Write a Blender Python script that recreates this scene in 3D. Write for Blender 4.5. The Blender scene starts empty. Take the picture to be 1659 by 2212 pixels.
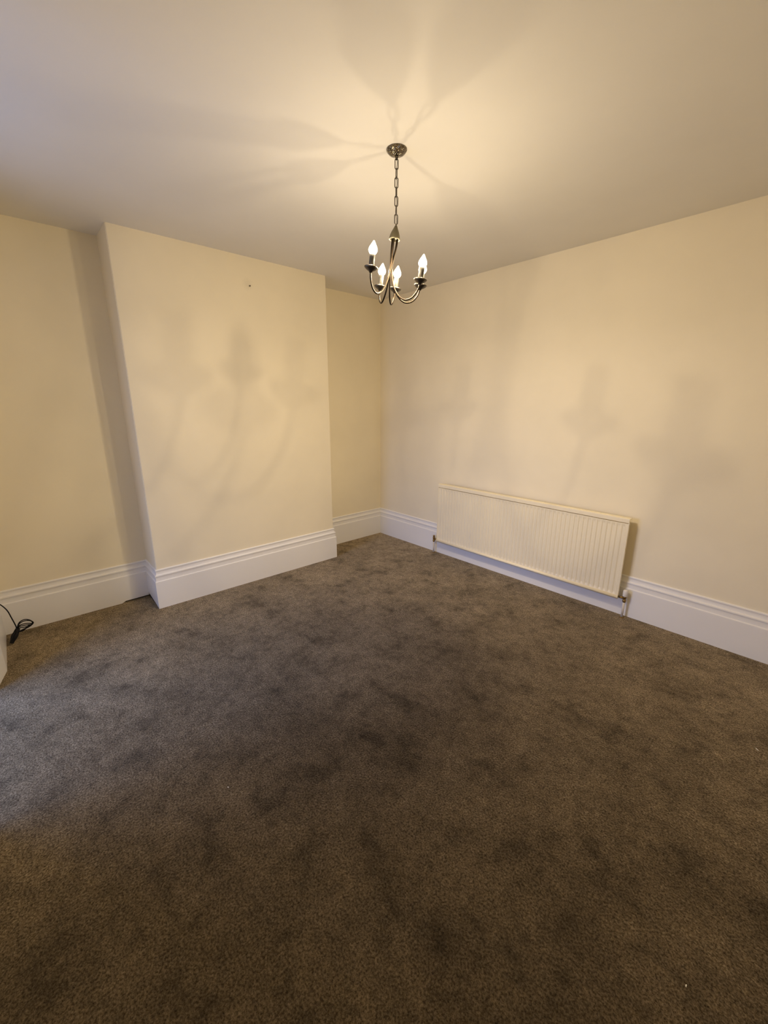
import bpy, bmesh, math, random
from mathutils import Vector, Matrix

scene = bpy.context.scene
C = scene.collection
W_PX, H_PX = 1659, 2212

# ------------------------------------------------------------------ camera
F_PX, YAW, PITCH, ROLL = 886.2, 0.8352, 0.2574, 0.0023
CAM = Vector((3.5396, -3.1463, 1.4942))
fw = Vector((-math.sin(YAW) * math.cos(PITCH), math.cos(YAW) * math.cos(PITCH), -math.sin(PITCH)))
rt = Vector((math.cos(YAW), math.sin(YAW), 0))
up = rt.cross(fw)
r2 = rt * math.cos(ROLL) + up * math.sin(ROLL)
u2 = -rt * math.sin(ROLL) + up * math.cos(ROLL)
cd = bpy.data.cameras.new('camera')
cam = bpy.data.objects.new('camera', cd)
C.objects.link(cam)
cam.matrix_world = Matrix(((r2.x, u2.x, -fw.x, CAM.x), (r2.y, u2.y, -fw.y, CAM.y), (r2.z, u2.z, -fw.z, CAM.z), (0, 0, 0, 1)))
cd.sensor_fit = 'HORIZONTAL'
cd.sensor_width = 36
cd.lens = 36 * F_PX / W_PX
cd.clip_start = 0.02
scene.camera = cam

# ------------------------------------------------------------------ colour, exposure, sky
scene.view_settings.view_transform = 'Standard'
scene.view_settings.look = 'None'
scene.view_settings.gamma = 1
scene.view_settings.use_curve_mapping = False
scene.view_settings.exposure = 0.0
scene.cycles.use_denoising = True
scene.cycles.max_bounces = 10
scene.cycles.diffuse_bounces = 6
scene.cycles.sample_clamp_indirect = 4
scene.cycles.blur_glossy = 1.0

world = bpy.data.worlds.new('dusk_sky')
scene.world = world
world.use_nodes = True
wn = world.node_tree
bgn = wn.nodes['Background']
# dull overcast dusk sky above the horizon, dark ground below it
wtc = wn.nodes.new('ShaderNodeTexCoord')
wsp = wn.nodes.new('ShaderNodeSeparateXYZ')
wrp = wn.nodes.new('ShaderNodeValToRGB')
wmr = wn.nodes.new('ShaderNodeMapRange')
wmr.inputs['From Min'].default_value = -1.0
wmr.inputs['From Max'].default_value = 1.0
wn.links.new(wtc.outputs['Generated'], wsp.inputs[0])
wn.links.new(wsp.outputs['Z'], wmr.inputs['Value'])
wn.links.new(wmr.outputs['Result'], wrp.inputs['Fac'])
we = wrp.color_ramp.elements
we[0].position, we[0].color = 0.47, (0.13, 0.17, 0.30, 1)
we[1].position, we[1].color = 0.53, (0.26, 0.44, 1.0, 1)
wn.links.new(wrp.outputs['Color'], bgn.inputs['Color'])
bgn.inputs['Strength'].default_value = 10.5

LAMP_COL = (1.0, 0.795, 0.515)
LAMP_W = 13.2
DOWN, SIDE, UPW = 1.65, 0.51, 0.07   # share of a candle bulb's output by direction

# ------------------------------------------------------------------ helpers
def mat(name, col, rough=0.6, metal=0.0, spec=0.5):
    m = bpy.data.materials.new(name)
    m.use_nodes = True
    b = m.node_tree.nodes['Principled BSDF']
    b.inputs['Base Color'].default_value = (*col, 1)
    b.inputs['Roughness'].default_value = rough
    b.inputs['Metallic'].default_value = metal
    b.inputs['Specular IOR Level'].default_value = spec
    return m

def N(m, t, **kw):
    n = m.node_tree.nodes.new(t)
    for k, v in kw.items():
        if k in n.inputs:
            n.inputs[k].default_value = v
        else:
            setattr(n, k, v)
    return n

def L(m, a, b):
    m.node_tree.links.new(a, b)

def noise(m, scale, detail=4, rough=0.6, vec=None):
    n = N(m, 'ShaderNodeTexNoise')
    n.inputs['Scale'].default_value = scale
    n.inputs['Detail'].default_value = detail
    n.inputs['Roughness'].default_value = rough
    if vec is not None:
        L(m, vec, n.inputs['Vector'])
    return n

def ramp(m, src, stops):
    r = N(m, 'ShaderNodeValToRGB')
    e = r.color_ramp.elements
    while len(e) > 1:
        e.remove(e[-1])
    e[0].position, e[0].color = stops[0][0], (*stops[0][1], 1)
    for p, c in stops[1:]:
        q = e.new(p)
        q.color = (*c, 1)
    L(m, src, r.inputs['Fac'])
    return r

def paint(name, col, rough, scale=220, strength=0.06, blot=0.03):
    """roller-applied wall paint: slight orange-peel relief and faint unevenness"""
    m = mat(name, col, rough, spec=0.35)
    b = m.node_tree.nodes['Principled BSDF']
    tc = N(m, 'ShaderNodeTexCoord')
    n = noise(m, scale, 3, 0.6, tc.outputs['Object'])
    bp = N(m, 'ShaderNodeBump')
    bp.inputs['Strength'].default_value = strength
    bp.inputs['Distance'].default_value = 0.002
    n2 = noise(m, 2.2, 3, 0.55, tc.outputs['Object'])
    ad = N(m, 'ShaderNodeMath', operation='ADD')
    L(m, n.outputs['Fac'], ad.inputs[0])
    L(m, n2.outputs['Fac'], ad.inputs[1])
    L(m, n.outputs['Fac'], bp.inputs['Height'])
    L(m, bp.outputs['Normal'], b.inputs['Normal'])
    lo = tuple(c * (1 - blot) for c in col)
    hi = tuple(min(1, c * (1 + blot)) for c in col)
    r = ramp(m, n2.outputs['Fac'], [(0.3, lo), (0.7, hi)])
    L(m, r.outputs['Color'], b.inputs['Base Color'])
    return m

WALL = paint('cream_wall_paint', (0.87, 0.795, 0.62), 0.75)
CEIL = paint('white_ceiling_paint', (0.84, 0.82, 0.78), 0.85, 160, 0.05, 0.02)
GLOSS = paint('white_gloss_woodwork', (0.86, 0.85, 0.84), 0.32, 60, 0.03, 0.015)
RADW = mat('radiator_enamel', (0.90, 0.82, 0.62), 0.38)
BRASS = mat('old_brass', (0.30, 0.19, 0.06), 0.38, 0.9)
WPLASTIC = mat('white_plastic', (0.78, 0.76, 0.72), 0.4)
PIPEW = mat('painted_pipe', (0.68, 0.63, 0.55), 0.4)
BLACK = mat('black_cable', (0.006, 0.0055, 0.007), 0.55, spec=0.25)
DARK = mat('dark_gap_shade', (0.012, 0.010, 0.010), 0.9)  # near-black colour standing in for the shade under the skirting
NICK = mat('brushed_antique_nickel', (0.030, 0.022, 0.015), 0.42, 1.0)
NICKD = mat('dark_nickel', (0.13, 0.115, 0.095), 0.38, 1.0)
SLEEVE = mat('candle_sleeve', (0.085, 0.080, 0.070), 0.5, 0.0)
LINT = mat('white_lint', (0.75, 0.74, 0.70), 0.9)

# blemish on the chimney breast around the old picture nail
def blemish(m, centre, rad, dark):
    b = m.node_tree.nodes['Principled BSDF']
    geo = N(m, 'ShaderNodeNewGeometry')
    d = N(m, 'ShaderNodeVectorMath', operation='DISTANCE')
    d.inputs[1].default_value = centre
    L(m, geo.outputs['Position'], d.inputs[0])
    nn = noise(m, 90, 3, 0.6, geo.outputs['Position'])
    mul = N(m, 'ShaderNodeMath', operation='MULTIPLY_ADD')
    mul.inputs[1].default_value = 0.06
    L(m, nn.outputs['Fac'], mul.inputs[0])
    L(m, d.outputs['Value'], mul.inputs[2])
    rr = ramp(m, mul.outputs[0], [(rad * 0.6 + 0.02, (1 - dark,) * 3), (rad + 0.05, (1, 1, 1))])
    mx = N(m, 'ShaderNodeMix', data_type='RGBA', blend_type='MULTIPLY')
    mx.inputs['Factor'].default_value = 1
    src = b.inputs['Base Color'].links[0].from_socket
    L(m, src, mx.inputs['A'])
    L(m, rr.outputs['Color'], mx.inputs['B'])
    L(m, mx.outputs['Result'], b.inputs['Base Color'])

WALLC = paint('cream_wall_paint_breast', (0.87, 0.795, 0.62), 0.75)
blemish(WALLC, (0.3125, -1.615, 2.363), 0.03, 0.10)

PILE = (0.040, 0.038, 0.038)
def carpet():
    m = mat('grey_brown_twist_carpet', (0.1, 0.08, 0.06), 0.95, spec=0.1)
    b = m.node_tree.nodes['Principled BSDF']
    b.inputs['Sheen Weight'].default_value = 1.0
    b.inputs['Sheen Roughness'].default_value = 0.47
    geo = N(m, 'ShaderNodeNewGeometry')
    P = geo.outputs['Position']
    fine = noise(m, 150, 5, 0.78, P)
    tuft = N(m, 'ShaderNodeTexVoronoi')
    tuft.inputs['Scale'].default_value = 150
    L(m, P, tuft.inputs['Vector'])
    med = noise(m, 34, 4, 0.65, P)
    big = noise(m, 5.0, 5, 0.62, P)
    big2 = noise(m, 1.9, 3, 0.5, P)
    col = ramp(m, fine.outputs['Fac'], [(0.38, (0.32, 0.235, 0.14)), (0.5, (1.10, 0.85, 0.51)), (0.62, (1.85, 1.52, 1.02))])
    c2 = ramp(m, med.outputs['Fac'], [(0.3, (0.74,) * 3), (0.7, (1.22,) * 3)])
    c3 = ramp(m, big.outputs['Fac'], [(0.32, (0.55,) * 3), (0.44, (0.90,) * 3), (0.66, (1.15,) * 3)])
    c4 = ramp(m, big2.outputs['Fac'], [(0.35, (0.88,) * 3), (0.65, (1.08,) * 3)])
    prev = col.outputs['Color']
    mid = noise(m, 13, 4, 0.7, P)
    c5 = ramp(m, mid.outputs['Fac'], [(0.36, (0.78,) * 3), (0.48, (1.0,) * 3), (0.66, (1.16,) * 3)])
    for c in (c2, c3, c4, c5):
        mx = N(m, 'ShaderNodeMix', data_type='RGBA', blend_type='MULTIPLY')
        mx.inputs['Factor'].default_value = 1
        L(m, prev, mx.inputs['A'])
        L(m, c.outputs['Color'], mx.inputs['B'])
        prev = mx.outputs['Result']
    # traffic marks, spills and pale scuffs at their own places on the carpet
    def spot(prev, x, y, rx, ry, ang, val, soft=0.5):
        mp = N(m, 'ShaderNodeMapping', vector_type='TEXTURE')
        mp.inputs['Location'].default_value = (x, y, 0)
        mp.inputs['Rotation'].default_value = (0, 0, ang)
        mp.inputs['Scale'].default_value = (rx, ry, 1)
        L(m, P, mp.inputs['Vector'])
        ln = N(m, 'ShaderNodeVectorMath', operation='LENGTH')
        L(m, mp.outputs['Vector'], ln.inputs[0])
        ma = N(m, 'ShaderNodeMath', operation='MULTIPLY_ADD')
        ma.inputs[1].default_value = 0.9
        wob = noise(m, 14, 3, 0.6, P)
        L(m, wob.outputs['Fac'], ma.inputs[0])
        L(m, ln.outputs['Value'], ma.inputs[2])
        r = ramp(m, ma.outputs[0], [(0.0, (val,) * 3)])
        ra = N(m, 'ShaderNodeMapRange')
        ra.inputs['From Min'].default_value = 0.55
        ra.inputs['From Max'].default_value = 1.45
        ra.inputs['To Min'].default_value = val
        ra.inputs['To Max'].default_value = 1.0
        L(m, ma.outputs[0], ra.inputs['Value'])
        mx = N(m, 'ShaderNodeMix', data_type='RGBA', blend_type='MULTIPLY')
        mx.inputs['Factor'].default_value = 1
        L(m, prev, mx.inputs['A'])
        L(m, ra.outputs['Result'], mx.inputs['B'])
        return mx.outputs['Result']
    for s in SPOTS:
        prev = spot(prev, *s)
    # the pile: dark in its depth, lit at the fibre tips
    dk = N(m, 'ShaderNodeMix', data_type='RGBA', blend_type='MULTIPLY')
    dk.inputs['Factor'].default_value = 1
    dk.inputs['B'].default_value = (*PILE, 1)
    L(m, prev, dk.inputs['A'])
    L(m, dk.outputs['Result'], b.inputs['Base Color'])
    L(m, prev, b.inputs['Sheen Tint'])
    add = N(m, 'ShaderNodeMath', operation='MULTIPLY_ADD')
    add.inputs[1].default_value = 0.9
    L(m, fine.outputs['Fac'], add.inputs[0])
    L(m, tuft.outputs['Distance'], add.inputs[2])
    add2 = N(m, 'ShaderNodeMath', operation='MULTIPLY_ADD')
    add2.inputs[1].default_value = 1.2
    L(m, fine.outputs['Fac'], add2.inputs[0])
    L(m, add.outputs[0], add2.inputs[2])
    bp = N(m, 'ShaderNodeBump')
    bp.inputs['Strength'].default_value = 0.35
    bp.inputs['Distance'].default_value = 0.005
    L(m, add2.outputs[0], bp.inputs['Height'])
    L(m, bp.outputs['Normal'], b.inputs['Normal'])
    return m

# x, y, radius x, radius y, angle, brightness factor
SPOTS = [
    (1.286, -3.104, 0.05, 0.035, 0.6, 0.62),
    (1.735, -2.95, 0.13, 0.05, 0.9, 0.70),
    (1.60, -3.10, 0.07, 0.05, 0.2, 0.78),
    (2.52, -2.36, 0.10, 0.055, 2.2, 0.72),
    (2.72, -2.10, 0.09, 0.06, 0.9, 0.74),
    (2.26, -2.10, 0.05, 0.03, 0.5, 0.74),
    (2.90, -1.76, 0.12, 0.06, 0.9, 0.82),
    (2.55, -2.66, 0.10, 0.05, 1.4, 0.84),
    (3.432, -1.059, 0.03, 0.014, -0.9, 1.7),
    (3.278, -0.989, 0.012, 0.006, 0.3, 2.0),
    (3.28, -1.45, 0.02, 0.09, 0.4, 1.12),
    (2.30, -2.45, 0.07, 0.05, 1.0, 0.80),
    (2.05, -2.95, 0.10, 0.06, 2.4, 0.80),
    (2.62, -1.62, 0.07, 0.12, 0.8, 0.82),
    (1.62, -2.55, 0.04, 0.16, 0.5, 0.82),
    (3.05, -2.42, 0.12, 0.06, 1.2, 0.82),
    (1.30, -2.80, 0.035, 0.12, 0.9, 0.78),
]
CARPET = carpet()

def obj(name, bm, m, parent=None, smooth=False):
    me = bpy.data.meshes.new(name)
    bmesh.ops.recalc_face_normals(bm, faces=bm.faces)
    bm.to_mesh(me)
    bm.free()
    for mm in (m if isinstance(m, (list, tuple)) else [m]):
        me.materials.append(mm)
    if smooth:
        for p in me.polygons:
            p.use_smooth = True
    o = bpy.data.objects.new(name, me)
    C.objects.link(o)
    if parent is not None:
        o.parent = parent
    return o

def tag(o, label=None, cat=None, group=None, kind=None):
    if label: o['label'] = label
    if cat: o['category'] = cat
    if group: o['group'] = group
    if kind: o['kind'] = kind
    return o

def empty(name, loc):
    o = bpy.data.objects.new(name, None)
    o.empty_display_size = 0.05
    o.location = loc
    C.objects.link(o)
    return o

def box(bm, a, b, bevel=0.0, mtx=None):
    x0, y0, z0 = a
    x1, y1, z1 = b
    vs = [bm.verts.new(v) for v in ((x0, y0, z0), (x1, y0, z0), (x1, y1, z0), (x0, y1, z0), (x0, y0, z1), (x1, y0, z1), (x1, y1, z1), (x0, y1, z1))]
    fs = [bm.faces.new([vs[i] for i in f]) for f in ((3, 2, 1, 0), (4, 5, 6, 7), (0, 1, 5, 4), (1, 2, 6, 5), (2, 3, 7, 6), (3, 0, 4, 7))]
    if bevel > 0:
        es = list({e for f in fs for e in f.edges})
        bmesh.ops.bevel(bm, geom=es, offset=bevel, segments=2, affect='EDGES', profile=0.6)
    if mtx is not None:
        bmesh.ops.transform(bm, matrix=mtx, verts=[v for v in bm.verts if v.is_valid])
    return bm

def prism(bm, poly, z0, z1):
    lo = [bm.verts.new((x, y, z0)) for x, y in poly]
    hi = [bm.verts.new((x, y, z1)) for x, y in poly]
    n = len(poly)
    bm.faces.new(lo[::-1])
    bm.faces.new(hi)
    for i in range(n):
        bm.faces.new((lo[i], lo[(i + 1) % n], hi[(i + 1) % n], hi[i]))
    return bm

def tube(bm, pts, r, n=10, closed=False, caps=True):
    pts = [Vector(p) for p in pts]
    m = len(pts)
    rs = r if isinstance(r, (list, tuple)) else [r] * m
    prev = None
    rings = []
    for i, p in enumerate(pts):
        if closed:
            t = (pts[(i + 1) % m] - pts[i - 1]).normalized()
        else:
            t = (pts[min(i + 1, m - 1)] - pts[max(i - 1, 0)]).normalized()
        if prev is None:
            a = Vector((0, 0, 1)) if abs(t.z) < 0.9 else Vector((1, 0, 0))
            x = t.cross(a).normalized()
        else:
            x = (prev - t * prev.dot(t)).normalized()
        prev = x
        y = t.cross(x)
        rings.append([bm.verts.new(p + (x * math.cos(2 * math.pi * k / n) + y * math.sin(2 * math.pi * k / n)) * rs[i]) for k in range(n)])
    for i in range(m if closed else m - 1):
        A, B = rings[i], rings[(i + 1) % m]
        for k in range(n):
            bm.faces.new((A[k], A[(k + 1) % n], B[(k + 1) % n], B[k]))
    if not closed and caps:
        bm.faces.new(rings[0][::-1])
        bm.faces.new(rings[-1])
    return bm

def lathe(bm, prof, n=32, mtx=None):
    """prof: (radius, z) pairs about the local z axis"""
    new = []
    rings = []
    for r, z in prof:
        if r < 1e-6:
            v = [bm.verts.new((0, 0, z))]
        else:
            v = [bm.verts.new((r * math.cos(2 * math.pi * k / n), r * math.sin(2 * math.pi * k / n), z)) for k in range(n)]
        rings.append(v)
        new += v
    for A, B in zip(rings, rings[1:]):
        for k in range(n):
            a0, a1 = A[k % len(A)], A[(k + 1) % len(A)]
            b0, b1 = B[k % len(B)], B[(k + 1) % len(B)]
            if len(A) == 1 and len(B) == 1:
                continue
            if len(A) == 1:
                bm.faces.new((a0, b0, b1))
            elif len(B) == 1:
                bm.faces.new((a0, a1, b0))
            else:
                bm.faces.new((a0, a1, b1, b0))
    if mtx is not None:
        bmesh.ops.transform(bm, matrix=mtx, verts=new)
    return bm

def smooth_path(ctrl, n):
    """Catmull-Rom through control points"""
    P = [Vector(c) for c in ctrl]
    P = [P[0] * 2 - P[1]] + P + [P[-1] * 2 - P[-2]]
    out = []
    for i in range(1, len(P) - 2):
        for k in range(n):
            t = k / n
            a, b, c, d = P[i - 1], P[i], P[i + 1], P[i + 2]
            out.append(0.5 * ((2 * b) + (c - a) * t + (2 * a - 5 * b + 4 * c - d) * t * t + (3 * b - a - 3 * c + d) * t ** 3))
    out.append(P[-2])
    return out

# ------------------------------------------------------------------ room shell
HC = 2.55
XR = 4.02            # right-hand wall, out of the picture
YF = -3.40           # front wall, beside and behind the camera
DB, YA, YB, DL = 0.3125, -0.9065, -2.4985, 0.0251
TW = 0.14

def struct(name, bm, m, parent=None):
    o = obj(name, bm, m, parent)
    if parent is None:
        o['kind'] = 'structure'
    return o

bm = box(bmesh.new(), (-0.30, -4.60, -0.12), (XR + TW, TW, 0.0))
struct('floor', bm, CARPET)
bm = box(bmesh.new(), (-0.30, -4.60, HC), (XR + TW, TW, HC + 0.12))
struct('ceiling', bm, CEIL)
bm = box(bmesh.new(), (-TW, 0.0, 0.0), (XR, TW, HC))
struct('wall_back', bm, WALL)
bm = box(bmesh.new(), (-TW, YA, 0.0), (0.0, 0.0, HC))
tag(struct('wall_left', bm, WALL), 'cream wall of the narrow alcove right of the chimney breast')
bm = box(bmesh.new(), (-TW, YF, 0.0), (DL, YB, HC))
tag(struct('wall_left', bm, WALL), 'cream wall of the alcove left of the chimney breast')
bm = box(bmesh.new(), (-TW, YB, 0.0), (DB, YA, HC))
bm.verts.ensure_lookup_table()
es = [e for e in bm.edges if abs(e.verts[0].co.x - DB) < 1e-4 and abs(e.verts[1].co.x - DB) < 1e-4 and abs(e.verts[0].co.z - e.verts[1].co.z) > 1]
bmesh.ops.bevel(bm, geom=es, offset=0.004, segments=3, affect='EDGES')
struct('wall_chimney', bm, WALLC)
bm = box(bmesh.new(), (XR, -4.60, 0.0), (XR + TW, 0.0, HC))
struct('wall_right', bm, WALL)
# front wall: a short nib beside the left alcove, then the opening into a window bay
NIB = [(-TW, YF), (0.556, YF), (0.73, YF - 0.040), (0.73, YF - 0.16), (-TW, YF - 0.16)]
struct('wall_front', prism(bmesh.new(), NIB, 0, HC), WALL)
bm = box(bmesh.new(), (1.75, YF - 0.16, 0), (XR, YF - 0.08, HC))
struct('wall_front', bm, WALL)
# bay walls and window
struct('wall_bay', box(bmesh.new(), (-0.30, -4.60, 0), (-0.16, YF - 0.16, HC)), WALL)
BY0, BY1 = -4.60, -4.46
WX0, WX1, WZ0, WZ1 = -0.10, 1.80, 0.25, 2.25
bm = bmesh.new()
box(bm, (-0.16, BY0, 0), (XR, BY1, WZ0))
box(bm, (-0.16, BY0, WZ1), (XR, BY1, HC))
box(bm, (-0.16, BY0, WZ0), (WX0, BY1, WZ1))
box(bm, (WX1, BY0, WZ0), (XR, BY1, WZ1))
struct('wall_bay', bm, WALL)

GLASS = bpy.data.materials.new('window_glass')
GLASS.use_nodes = True
nt = GLASS.node_tree
nt.nodes.clear()
out = nt.nodes.new('ShaderNodeOutputMaterial')
mx = nt.nodes.new('ShaderNodeMixShader')
tr = nt.nodes.new('ShaderNodeBsdfTransparent')
gl = nt.nodes.new('ShaderNodeBsdfGlossy')
gl.inputs['Roughness'].default_value = 0.02
mx.inputs[0].default_value = 0.06
nt.links.new(tr.outputs[0], mx.inputs[1])
nt.links.new(gl.outputs[0], mx.inputs[2])
nt.links.new(mx.outputs[0], out.inputs[0])

win = empty('window_1', ((WX0 + WX1) / 2, BY1, WZ0))
win['kind'] = 'structure'
win.location = (0, 0, 0)
bm = bmesh.new()
for x in (WX0 + 0.03, (WX0 * 2 + WX1) / 3, (WX0 + WX1 * 2) / 3, WX1 - 0.03):
    box(bm, (x - 0.03, BY0 + 0.03, WZ0), (x + 0.03, BY1 - 0.03, WZ1))
for z in (WZ0 + 0.03, 1.4, WZ1 - 0.03):
    box(bm, (WX0, BY0 + 0.035, z - 0.03), (WX1, BY1 - 0.035, z + 0.03))
obj('window_frame', bm, GLOSS, win)
for k in range(3):
    xa = WX0 + (WX1 - WX0) * k / 3 + 0.03
    xb = WX0 + (WX1 - WX0) * (k + 1) / 3 - 0.03
    obj('pane', box(bmesh.new(), (xa, -4.532, WZ0 + 0.05), (xb, -4.528, WZ1 - 0.05)), GLASS, win)
obj('window_sill', box(bmesh.new(), (WX0 - 0.04, BY1 - 0.03, WZ0 - 0.03), (WX1 + 0.04, BY1 + 0.10, WZ0), 0.006), GLOSS, win)
pl = bpy.data.lights.new('sky_portal', 'AREA')
pl.shape = 'RECTANGLE'
pl.size, pl.size_y = WX1 - WX0, WZ1 - WZ0
pl.cycles.is_portal = True
po = bpy.data.objects.new('sky_portal', pl)
po.matrix_world = Matrix.Translation(((WX0 + WX1) / 2, BY0 - 0.02, (WZ0 + WZ1) / 2)) @ Matrix.Rotation(math.radians(90), 4, 'X')
C.objects.link(po)

# ------------------------------------------------------------------ skirting boards, mitred at each corner
PROF = [(0.0, 0.0), (0.022, 0.0), (0.022, 0.208), (0.0212, 0.2125), (0.0185, 0.2145), (0.0155, 0.2155),
        (0.0150, 0.222), (0.0148, 0.238), (0.0155, 0.246), (0.0180, 0.252), (0.0182, 0.2575), (0.0165, 0.2615), (0.0110, 0.2640),
        (0.0085, 0.2665), (0.0070, 0.276), (0.0068, 0.284), (0.0080, 0.290), (0.0098, 0.2945), (0.0090, 0.2995), (0.0050, 0.3030), (0.0, 0.3035)]
PATH = [(0.73, YF - 0.16), (0.73, YF - 0.040), (0.556, YF), (DL, YF), (DL, YB), (DB, YB), (DB, YA), (0, YA), (0, 0), (XR, 0), (XR, YF - 0.08), (1.75, YF - 0.08), (1.75, YF - 0.16)]
OFFS = []
for i, p in enumerate(PATH):
    p = Vector(p)
    ns = []
    if i > 0:
        d = (p - Vector(PATH[i - 1])).normalized()
        ns.append(Vector((d.y, -d.x)))
    if i < len(PATH) - 1:
        d = (Vector(PATH[i + 1]) - p).normalized()
        ns.append(Vector((d.y, -d.x)))
    if len(ns) == 2:
        s = ns[0] + ns[1]
        OFFS.append(s / (1 + ns[0].dot(ns[1])))
    else:
        OFFS.append(ns[0])

def skirting(bm, i, raise_fn=None, cuts=()):
    ts = [0.0, *cuts, 1.0]
    rows = []
    for t in ts:
        row = []
        for o, z in PROF:
            a = Vector(PATH[i]) + OFFS[i] * o
            b = Vector(PATH[i + 1]) + OFFS[i + 1] * o
            q = a.lerp(b, t)
            zz = z
            if z == 0.0 and raise_fn:
                zz = raise_fn(t)
            row.append(bm.verts.new((q.x, q.y, zz)))
        rows.append(row)
    for A, B in zip(rows, rows[1:]):
        n = len(A)
        for k in range(n):
            bm.faces.new((A[k], A[(k + 1) % n], B[(k + 1) % n], B[k]))
    bm.faces.new(rows[0])
    bm.faces.new(rows[-1][::-1])
    return bm

def baseboard(name, segs, label=None, **kw):
    bm = bmesh.new()
    for s in segs:
        skirting(bm, s, **kw)
    o = obj(name, bm, GLOSS)
    o['kind'] = 'structure'
    if label:
        o['label'] = label
    return o

baseboard('baseboard_front', (0, 1, 2), 'white moulded skirting at the far left edge beside the black cable')
# the left alcove board stops short of the carpet near the chimney breast
bl = baseboard('baseboard_left', (3,), 'white moulded skirting in the alcove left of the chimney breast',
               raise_fn=lambda t: 0.0 if t <= 0.78 else 0.013 * min(1, (t - 0.78) / 0.03) + 0.004 * (t - 0.8), cuts=(0.78, 0.81, 0.9))
L3 = YB - YF
obj('gap_shadow_strip', box(bmesh.new(), (DL + 0.0005, YF + L3 * 0.785, 0.0005), (DL + 0.006, YB - 0.003, 0.0125)), DARK, bl)['label'] = 'dark strip painted as the shade in the gap under the white skirting'  # added strip, its colour paints the shade below the raised board
bb = baseboard('baseboard_chimney', (4,), 'white moulded skirting on the left cheek of the chimney breast',
               raise_fn=lambda t: 0.032 * (1 - t) ** 0.8, cuts=(0.25, 0.5, 0.75))
obj('gap_shadow_strip', box(bmesh.new(), (DL + 0.023, YB - 0.019, 0.0005), (DB - 0.004, YB - 0.0015, 0.016)), DARK, bb)['label'] = 'dark strip painted as the shade in the gap under the white skirting'  # added strip that darkens the wedge below the cheek board like shade
baseboard('baseboard_chimney', (5, 6), 'white moulded skirting across the front of the chimney breast')
baseboard('baseboard_left', (7,), 'white moulded skirting in the narrow alcove right of the chimney breast')
baseboard('baseboard_back', (8,), 'long white moulded skirting running behind the radiator')
baseboard('baseboard_right', (9, 10, 11))

# ------------------------------------------------------------------ radiator
RX0, RX1, RZ1 = 0.9585, 2.6675, 0.7367
RZ0 = RZ1 - 0.60
RY = -0.09
rad = empty('radiator', ((RX0 + RX1) / 2, -0.045, RZ0))
tag(rad, 'long white ribbed panel radiator hung low on the right-hand cream wall', 'radiator')
rad.location = (0, 0, 0)
# pressed front panel with vertical flutes
bm = bmesh.new()
nf = 51
pitch = (RX1 - RX0 - 0.030) / nf
zt, zb = RZ1 - 0.036, RZ0 + 0.028
xs = [(RX0 + 0.002, 0.0)]
for k in range(nf):
    x = RX0 + 0.015 + k * pitch
    xs += [(x + pitch * f, d) for f, d in ((0.0, 0.0), (0.12, 0.0), (0.30, 0.0036), (0.70, 0.0036), (0.88, 0.0))]
xs.append((RX1 - 0.002, 0.0))
rows = []
for z, s in ((zt, 0.0), (zt - 0.006, 0.0), (zt - 0.024, 1.0), (zb + 0.022, 1.0), (zb + 0.004, 0.0), (zb, 0.0)):
    rows.append([bm.verts.new((x, RY + 0.001 + d * s, z)) for x, d in xs])
for A, B in zip(rows, rows[1:]):
    for k in range(len(A) - 1):
        bm.faces.new((A[k], A[k + 1], B[k + 1], B[k]))
bk = [[bm.verts.new((x, RY + 0.014, z)) for x in (RX0 + 0.002, RX1 - 0.002)] for z in (zt, zb)]
bm.faces.new((bk[0][0], bk[0][1], bk[1][1], bk[1][0]))
bm.faces.new((rows[0][0], bk[0][0], bk[1][0], *[r[0] for r in rows[:0:-1]]))
bm.faces.new((rows[0][-1], bk[0][1], bk[1][1], *[r[-1] for r in rows[:0:-1]]))
bm.faces.new((*rows[0], bk[0][1], bk[0][0]))
bm.faces.new((*rows[-1], bk[1][1], bk[1][0]))
obj('front_panel', bm, RADW, rad)
# top cover: lip at the front, flat grille strip on top
bm = box(bmesh.new(), (RX0 - 0.001, RY - 0.005, RZ1 - 0.030), (RX1 + 0.001, RY + 0.001, RZ1 - 0.001), 0.0022)
box(bm, (RX0 - 0.001, RY - 0.003, RZ1 - 0.006), (RX1 + 0.001, RY + 0.042, RZ1))
tc = obj('top_cover', bm, RADW, rad)
bm = bmesh.new()
n_sl = 56
for k in range(n_sl):
    x = RX0 + 0.03 + k * (RX1 - RX0 - 0.06) / (n_sl - 1)
    box(bm, (x - 0.009, RY + 0.010, RZ1 - 0.0005), (x + 0.009, RY + 0.014, RZ1 + 0.0012))
    box(bm, (x - 0.009, RY + 0.024, RZ1 - 0.0005), (x + 0.009, RY + 0.028, RZ1 + 0.0012))
g = obj('grille_bars', bm, RADW, tc)
# bottom seam, rounded
bm = bmesh.new()
tube(bm, [(RX0, RY + 0.002, RZ0 + 0.0185), (RX1 - 0.0, RY + 0.002, RZ0 + 0.0185)], 0.0125, 14)
box(bm, (RX0 + 0.002, RY + 0.001, RZ0 + 0.004), (RX1 - 0.002, RY + 0.014, RZ0 + 0.018))
obj('bottom_seam', bm, RADW, rad, True)
# side seam edges
bm = bmesh.new()
box(bm, (RX1 - 0.006, RY - 0.0015, RZ0 + 0.02), (RX1, RY + 0.016, RZ1 - 0.03), 0.0015)
obj('side_seam', bm, RADW, rad)
bm = bmesh.new()
box(bm, (RX0, RY - 0.0015, RZ0 + 0.02), (RX0 + 0.006, RY + 0.016, RZ1 - 0.03), 0.0015)
obj('side_seam', bm, RADW, rad)
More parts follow.
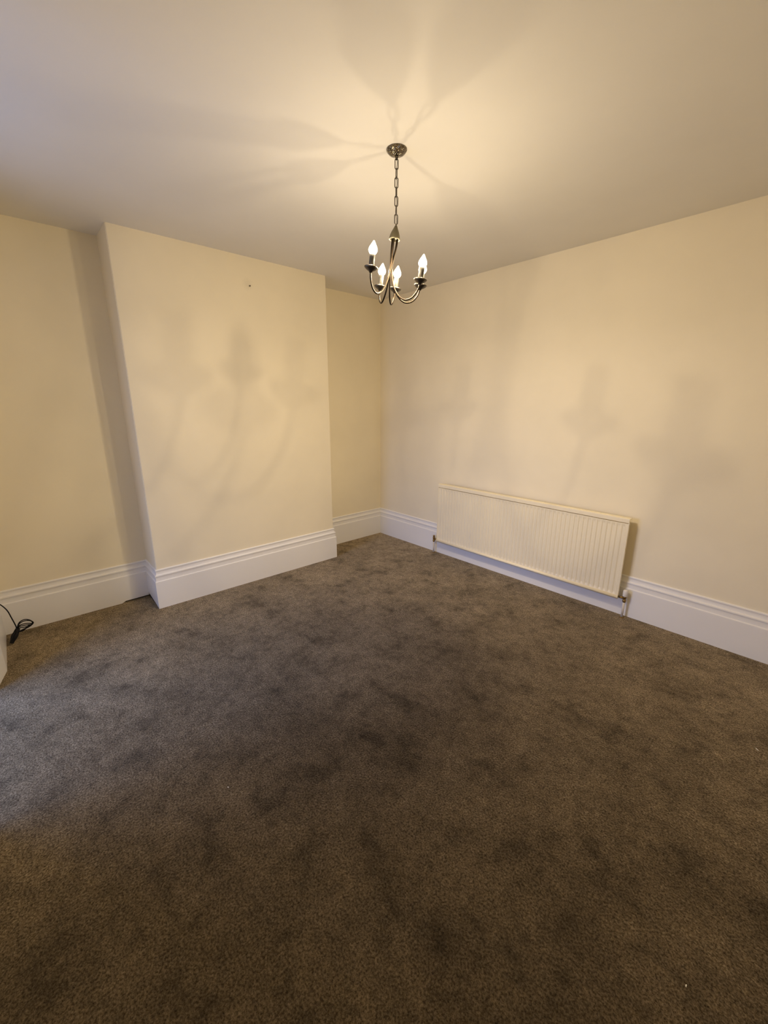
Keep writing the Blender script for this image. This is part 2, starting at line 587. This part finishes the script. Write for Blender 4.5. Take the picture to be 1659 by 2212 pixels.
# convector fins behind the panel
bm = bmesh.new()
for k in range(64):
    x = RX0 + 0.05 + k * (RX1 - RX0 - 0.10) / 63
    box(bm, (x - 0.0006, RY + 0.014, RZ0 + 0.05), (x + 0.0006, RY + 0.040, RZ1 - 0.03))
tag(obj('convector_fins', bm, RADW, rad), kind='stuff')
for x in (RX0 + 0.22, RX1 - 0.22):
    obj('wall_bracket', box(bmesh.new(), (x - 0.015, RY + 0.014, RZ0 + 0.06), (x + 0.015, -0.0002, RZ0 + 0.50), 0.002), RADW, rad)

def valve(x, side, capped):
    root_z = RZ0 + 0.012
    y = -0.062
    bm = bmesh.new()
    lathe(bm, [(0, -0.028), (0.010, -0.028), (0.012, -0.022), (0.012, -0.012), (0.0095, -0.010), (0.0095, 0.004), (0.012, 0.006), (0.012, 0.018), (0, 0.018)], 12, Matrix.Translation((x, y, root_z)))
    tube(bm, [(x, y, root_z + 0.002), (x - side * 0.020, y, root_z + 0.002), (x - side * 0.043, y - 0.006, root_z + 0.004)], [0.008, 0.008, 0.007], 10)
    v = obj('valve', bm, BRASS, rad, True)
    bm = bmesh.new()
    if capped:
        lathe(bm, [(0, 0), (0.015, 0.0), (0.0165, 0.004), (0.0165, 0.040), (0.014, 0.047), (0.006, 0.050), (0, 0.050)], 16, Matrix.Translation((x, y, root_z + 0.017)))
        o = obj('valve_cap', bm, WPLASTIC, v, True)
        o['label'] = 'white plastic cap on the brass valve'
    else:
        lathe(bm, [(0, 0), (0.009, 0.0), (0.0105, 0.003), (0.0105, 0.020), (0.006, 0.024), (0, 0.024)], 14, Matrix.Translation((x, y, root_z + 0.017)))
        obj('valve_head', bm, BRASS, v, True)
    bm = bmesh.new()
    tube(bm, [(x, y, 0.001), (x, y, root_z - 0.026)], 0.0078, 12)
    obj('pipe', bm, PIPEW, rad, True)
    bm = bmesh.new()
    lathe(bm, [(0.009, 0.0), (0.016, 0.0), (0.016, 0.003), (0.009, 0.005)], 16, Matrix.Translation((x, y, 0.0005)))
    obj('pipe_collar', bm, BRASS, rad, True)

valve(0.900, -1, False)
valve(2.705, 1, True)

# ------------------------------------------------------------------ chandelier
CX, CY = 2.0184, -1.7010
ch = empty('chandelier', (0, 0, 0))
tag(ch, 'five-arm antique nickel chandelier with lit candle bulbs hanging by a chain from the ceiling', 'chandelier')
# ceiling rose
bm = bmesh.new()
lathe(bm, [(0, -0.027), (0.007, -0.027), (0.011, -0.0245), (0.023, -0.0205), (0.034, -0.015), (0.041, -0.008), (0.0445, -0.0035), (0.0445, -0.0003), (0, -0.0003)], 40, Matrix.Translation((CX, CY, HC)))
ROSE = mat('hammered_nickel', (0.20, 0.17, 0.125), 0.12, 1.0)
tcn = N(ROSE, 'ShaderNodeTexCoord')
hn = noise(ROSE, 90, 1, 0.5, tcn.outputs['Object'])
hb = N(ROSE, 'ShaderNodeBump')
hb.inputs['Strength'].default_value = 1.0
hb.inputs['Distance'].default_value = 0.012
L(ROSE, hn.outputs['Fac'], hb.inputs['Height'])
L(ROSE, hb.outputs['Normal'], ROSE.node_tree.nodes['Principled BSDF'].inputs['Normal'])
obj('ceiling_rose', bm, ROSE, ch, True)
# hook loop below the rose
P0 = Vector((CX, CY, 2.263))
TR, TF = 0.1305, 0.0089
rgt = Vector((math.cos(YAW), math.sin(YAW), 0))
fwd = Vector((-math.sin(YAW), math.cos(YAW), 0))
AX = (Vector((0, 0, 1)) + rgt * TR + fwd * TF).normalized()
E1 = (rgt - AX * rgt.dot(AX)).normalized()
E2 = AX.cross(E1)
BODY = Matrix(((E1.x, E2.x, AX.x, P0.x), (E1.y, E2.y, AX.y, P0.y), (E1.z, E2.z, AX.z, P0.z), (0, 0, 0, 1)))
bm = bmesh.new()
tube(bm, [(CX + 0.006 * math.cos(a), CY, HC - 0.0315 + 0.006 * math.sin(a)) for a in [2 * math.pi * k / 16 for k in range(16)]], 0.0016, 8, True)
obj('hook_loop', bm, NICK, ch, True)
# chain: oval wire links, each turned a quarter to its neighbour
LK, LW, WR = 0.0395, 0.0180, 0.0021
ztop = HC - 0.0375 + WR * 2
zbot = P0.z + 0.006
n_l = 7
step = (ztop - zbot - LK) / (n_l - 1)
def link_mesh(LK, ang):
    bm = bmesh.new()
    pts = []
    hs = LK / 2 - LW / 2
    for k in range(10):
        a = math.pi * k / 9
        pts.append((math.cos(a) * (LW / 2 - WR), hs + math.sin(a) * (LW / 2 - WR)))
    for k in range(10):
        a = math.pi + math.pi * k / 9
        pts.append((math.cos(a) * (LW / 2 - WR), -hs + math.sin(a) * (LW / 2 - WR)))
    tube(bm, [(x * math.cos(ang), x * math.sin(ang), z) for x, z in pts], WR, 7, True)
    return bm
for k in range(n_l):
    zc = ztop - LK / 2 - k * step
    a0 = YAW + (0.25 if k % 2 == 0 else 0.25 + math.pi / 2)
    o = obj('chain_link', link_mesh(LK + 0.004, a0 + 0.10 * math.sin(k * 2.1)), NICKD, ch, True)
    o.location = (CX, CY, zc)
# wire woven through the chain
bm = bmesh.new()
pts = []
for k in range(60):
    t = k / 59
    z = HC - 0.030 - t * (HC - 0.030 - P0.z - 0.001)
    w = 0.0035 * math.sin(t * 22)
    pts.append((CX + w * math.cos(YAW + 0.7), CY + w * math.sin(YAW + 0.7), z))
tube(bm, pts, 0.0012, 6)
obj('supply_wire', bm, NICKD, ch, True)
# bell-shaped cap
bm = bmesh.new()
lathe(bm, [(0, 0.004), (0.004, 0.003), (0.006, -0.001), (0.011, -0.012), (0.017, -0.024), (0.0215, -0.036), (0.0245, -0.050), (0.0250, -0.055), (0.0225, -0.0555), (0.021, -0.050), (0, -0.046)], 28, BODY)
NICKC = mat('satin_nickel', (0.13, 0.115, 0.075), 0.5, 0.8)
obj('bell_cap', bm, NICKC, ch, True)

HD, RR = 0.2184, 0.149
PH = [math.radians(a) for a in (236.8, 338.7, 11.3, 107.4, 78.1)]
BULB = bpy.data.materials.new('lit_candle_bulb')
BULB.use_nodes = True
nt = BULB.node_tree
nt.nodes.clear()
out = nt.nodes.new('ShaderNodeOutputMaterial')
ad = nt.nodes.new('ShaderNodeAddShader')
tr = nt.nodes.new('ShaderNodeBsdfTransparent')
em = nt.nodes.new('ShaderNodeEmission')
em.inputs['Color'].default_value = (1.0, 0.86, 0.62, 1)
em.inputs['Strength'].default_value = 5.0
nt.links.new(tr.outputs[0], ad.inputs[0])
nt.links.new(em.outputs[0], ad.inputs[1])
nt.links.new(ad.outputs[0], out.inputs[0])

def candle_lamp(name, pos):
    ld = bpy.data.lights.new(name, 'POINT')
    ld.color = LAMP_COL
    ld.energy = LAMP_W
    ld.shadow_soft_size = 0.0062
    ld.use_nodes = True
    t = ld.node_tree
    e = t.nodes.get('Emission') or t.nodes.new('ShaderNodeEmission')
    f = t.nodes.new('ShaderNodeLightFalloff')
    # output shaped by direction: strongest downwards, weaker sideways, little upwards
    tc = t.nodes.new('ShaderNodeTexCoord')
    sp = t.nodes.new('ShaderNodeSeparateXYZ')
    t.links.new(tc.outputs['Normal'], sp.inputs[0])
    cr = t.nodes.new('ShaderNodeValToRGB')
    cr.color_ramp.interpolation = 'LINEAR'
    e0, e1 = cr.color_ramp.elements
    e0.position, e0.color = 0.0, (DOWN,) * 3 + (1,)
    e1.position, e1.color = 1.0, (UPW,) * 3 + (1,)
    em_ = cr.color_ramp.elements.new(0.5)
    em_.color = (SIDE,) * 3 + (1,)
    mr = t.nodes.new('ShaderNodeMapRange')
    mr.inputs['From Min'].default_value = -1.0
    mr.inputs['From Max'].default_value = 1.0
    t.links.new(sp.outputs['Z'], mr.inputs['Value'])
    t.links.new(mr.outputs['Result'], cr.inputs['Fac'])
    t.links.new(cr.outputs['Color'], f.inputs['Strength'])
    f.inputs['Smooth'].default_value = 0.0
    t.links.new(f.outputs['Quadratic'], e.inputs['Strength'])
    o = bpy.data.objects.new(name, ld)
    o.location = pos
    C.objects.link(o)
    o.parent = ch
    return o

def arm_pts(ph):
    ctrl = [(0.013, -0.050), (0.012, -0.085), (0.006, -0.130), (0.004, -0.165), (0.0105, -0.205), (0.026, -0.248),
            (0.052, -0.283), (0.086, -0.300), (0.119, -0.290), (0.141, -0.262), (0.149, -0.232)]
    side = Vector((-math.sin(ph), math.cos(ph)))
    out = []
    for i, (r, z) in enumerate(ctrl):
        tw = 0.006 * max(0, 1 - i / 5)
        x = r * math.cos(ph) + side.x * tw
        y = r * math.sin(ph) + side.y * tw
        out.append(BODY @ Vector((x, y, z)))
    return smooth_path(out, 7)

for i, ph in enumerate(PH):
    bm = bmesh.new()
    tube(bm, arm_pts(ph), 0.0036, 10)
    arm = obj('arm', bm, NICK, ch, True)
    M = BODY @ Matrix.Translation((RR * math.cos(ph), RR * math.sin(ph), -HD)) @ Matrix.Rotation(ph, 4, 'Z')
    bm = bmesh.new()
    lathe(bm, [(0, -0.017), (0.006, -0.017), (0.009, -0.012), (0.020, -0.006), (0.0275, 0.000), (0.0300, 0.0045), (0.0290, 0.0055), (0.0255, 0.002), (0.015, -0.003), (0, -0.004)], 28, M)
    obj('drip_pan', bm, NICKD, arm, True)
    bm = bmesh.new()
    lathe(bm, [(0, -0.003), (0.0115, -0.003), (0.0115, 0.052), (0.0100, 0.054), (0, 0.054)], 20, M)
    obj('candle_sleeve', bm, SLEEVE, arm, True)
    bm = bmesh.new()
    lathe(bm, [(0.0090, 0.0535), (0.0125, 0.056), (0.0165, 0.061), (0.0190, 0.067), (0.0193, 0.072), (0.0175, 0.079), (0.0140, 0.086), (0.0098, 0.0935), (0.0060, 0.100), (0.0034, 0.105), (0, 0.1075)], 20, M)
    obj('bulb', bm, BULB, arm, True)
    candle_lamp('bulb_light', M @ Vector((0, 0, 0.078)))

# ------------------------------------------------------------------ picture nail high on the chimney breast
bm = bmesh.new()
lathe(bm, [(0, 0.0), (0.0022, 0.0), (0.0022, 0.007), (0.0048, 0.008), (0.0048, 0.010), (0, 0.0105)], 14,
      Matrix.Translation((DB - 0.0002, -1.6007, 2.3531)) @ Matrix.Rotation(math.radians(90), 4, 'Y'))
tag(obj('picture_nail', bm, mat('rusty_nail', (0.07, 0.05, 0.02), 0.6, 0.5)), 'tiny dark nail left high in the chimney breast wall', 'nail')

# ------------------------------------------------------------------ black cable coil in the near-left corner
cb = empty('cable_coil', (0, 0, 0))
tag(cb, 'black cable tied in a looped bundle hanging down to the carpet at the left edge', 'cable')
K = Vector((0.20, -3.314, 0.099))
CR = 0.0032
lead = [(0.20, -3.399, 0.335), (0.20, -3.378, 0.300), (0.20, -3.352, 0.262), (0.20, -3.335, 0.222), (0.20, -3.326, 0.175), (0.20, -3.318, 0.130), K, (0.203, -3.318, 0.080)]
obj('lead', tube(bmesh.new(), smooth_path(lead, 6), CR, 8), BLACK, cb, True)
rnd = random.Random(4)
# loops fanning out to the right of the tie: screen-right is +y here
LOOPS = [(0.074, 0.062, 0.98), (0.078, 0.050, 0.84), (0.068, 0.022, 0.55), (0.060, 0.008, 0.35), (0.064, -0.010, 0.2)]
for k, (ly, lz, s) in enumerate(LOOPS):
    dx = 0.004 * (k - 2)
    tipz = 0.012
    p = [K + Vector((0.0, 0.0, -0.018 - 0.003 * k)),
         K + Vector((dx, ly * 0.22, lz * 0.40 - 0.004)),
         K + Vector((dx, ly * 0.60, lz * 0.62 - 0.004)),
         K + Vector((dx, ly * 0.95, lz * 0.45 - 0.006)),
         K + Vector((dx, ly * 1.08, lz * 0.05 - 0.004)),
         K + Vector((dx * 1.5, ly * 0.85, -0.022 + 0.003 * k)),
         K + Vector((dx, ly * 0.45, -0.028 - 0.001 * k)),
         K + Vector((0.002, 0.0, -0.034))]
    obj('loop', tube(bmesh.new(), smooth_path(p, 6), CR, 8), BLACK, cb, True)
# body of the bundle, several turns tied together and hanging to the carpet
B0, B1 = Vector((0.203, -3.308, 0.088)), Vector((0.240, -3.352, 0.017))
axis = (B1 - B0).normalized()
sx = axis.cross(Vector((0, 0, 1))).normalized()
sy = axis.cross(sx)
for k in range(7):
    a = 2 * math.pi * k / 7
    o_ = sx * math.cos(a) * 0.0095 + sy * math.sin(a) * 0.0095
    mid = (B0 + B1) / 2 + o_ * 1.35
    p = [B0 + o_ * 0.7, B0.lerp(mid, 0.5) + o_ * 0.3, mid, mid.lerp(B1, 0.6) + o_ * 0.2, B1 + o_ * 0.6]
    obj('bundled_turn', tube(bmesh.new(), smooth_path(p, 5), 0.0056, 8), BLACK, cb, True)
bm = bmesh.new()
tube(bm, [B0 + axis * 0.012, B0 + axis * 0.026], 0.0145, 14)
obj('cable_tie', bm, BLACK, cb, True)
bm = bmesh.new()
tube(bm, [B1 - axis * 0.020, B1 - axis * 0.004, B1 + axis * 0.001], [0.009, 0.0095, 0.006], 12)
obj('end_plug', bm, BLACK, cb, True)

# ------------------------------------------------------------------ specks of fluff on the carpet
def lint(x, y, ln, ang, label):
    bm = bmesh.new()
    d = Vector((math.cos(ang), math.sin(ang), 0))
    s = Vector((-d.y, d.x, 0))
    p = [Vector((x, y, 0.003)) + d * ln * (t - 0.5) + s * ln * 0.12 * math.sin(t * 5) + Vector((0, 0, 0.001 * math.sin(t * 3))) for t in [i / 8 for i in range(9)]]
    tube(bm, p, [0.0006] + [0.0014] * 7 + [0.0006], 6)
    tag(obj('lint_speck', bm, LINT), label, 'lint')
lint(3.545, -0.896, 0.014, 2.7, 'tiny bright white thread on the brown carpet near the right edge')
lint(2.148, -2.728, 0.007, 0.9, 'small pale speck of fluff on the carpet, lower left of centre')
lint(3.536, -2.058, 0.006, 1.9, 'tiny pale fleck on the dark carpet near the bottom right')
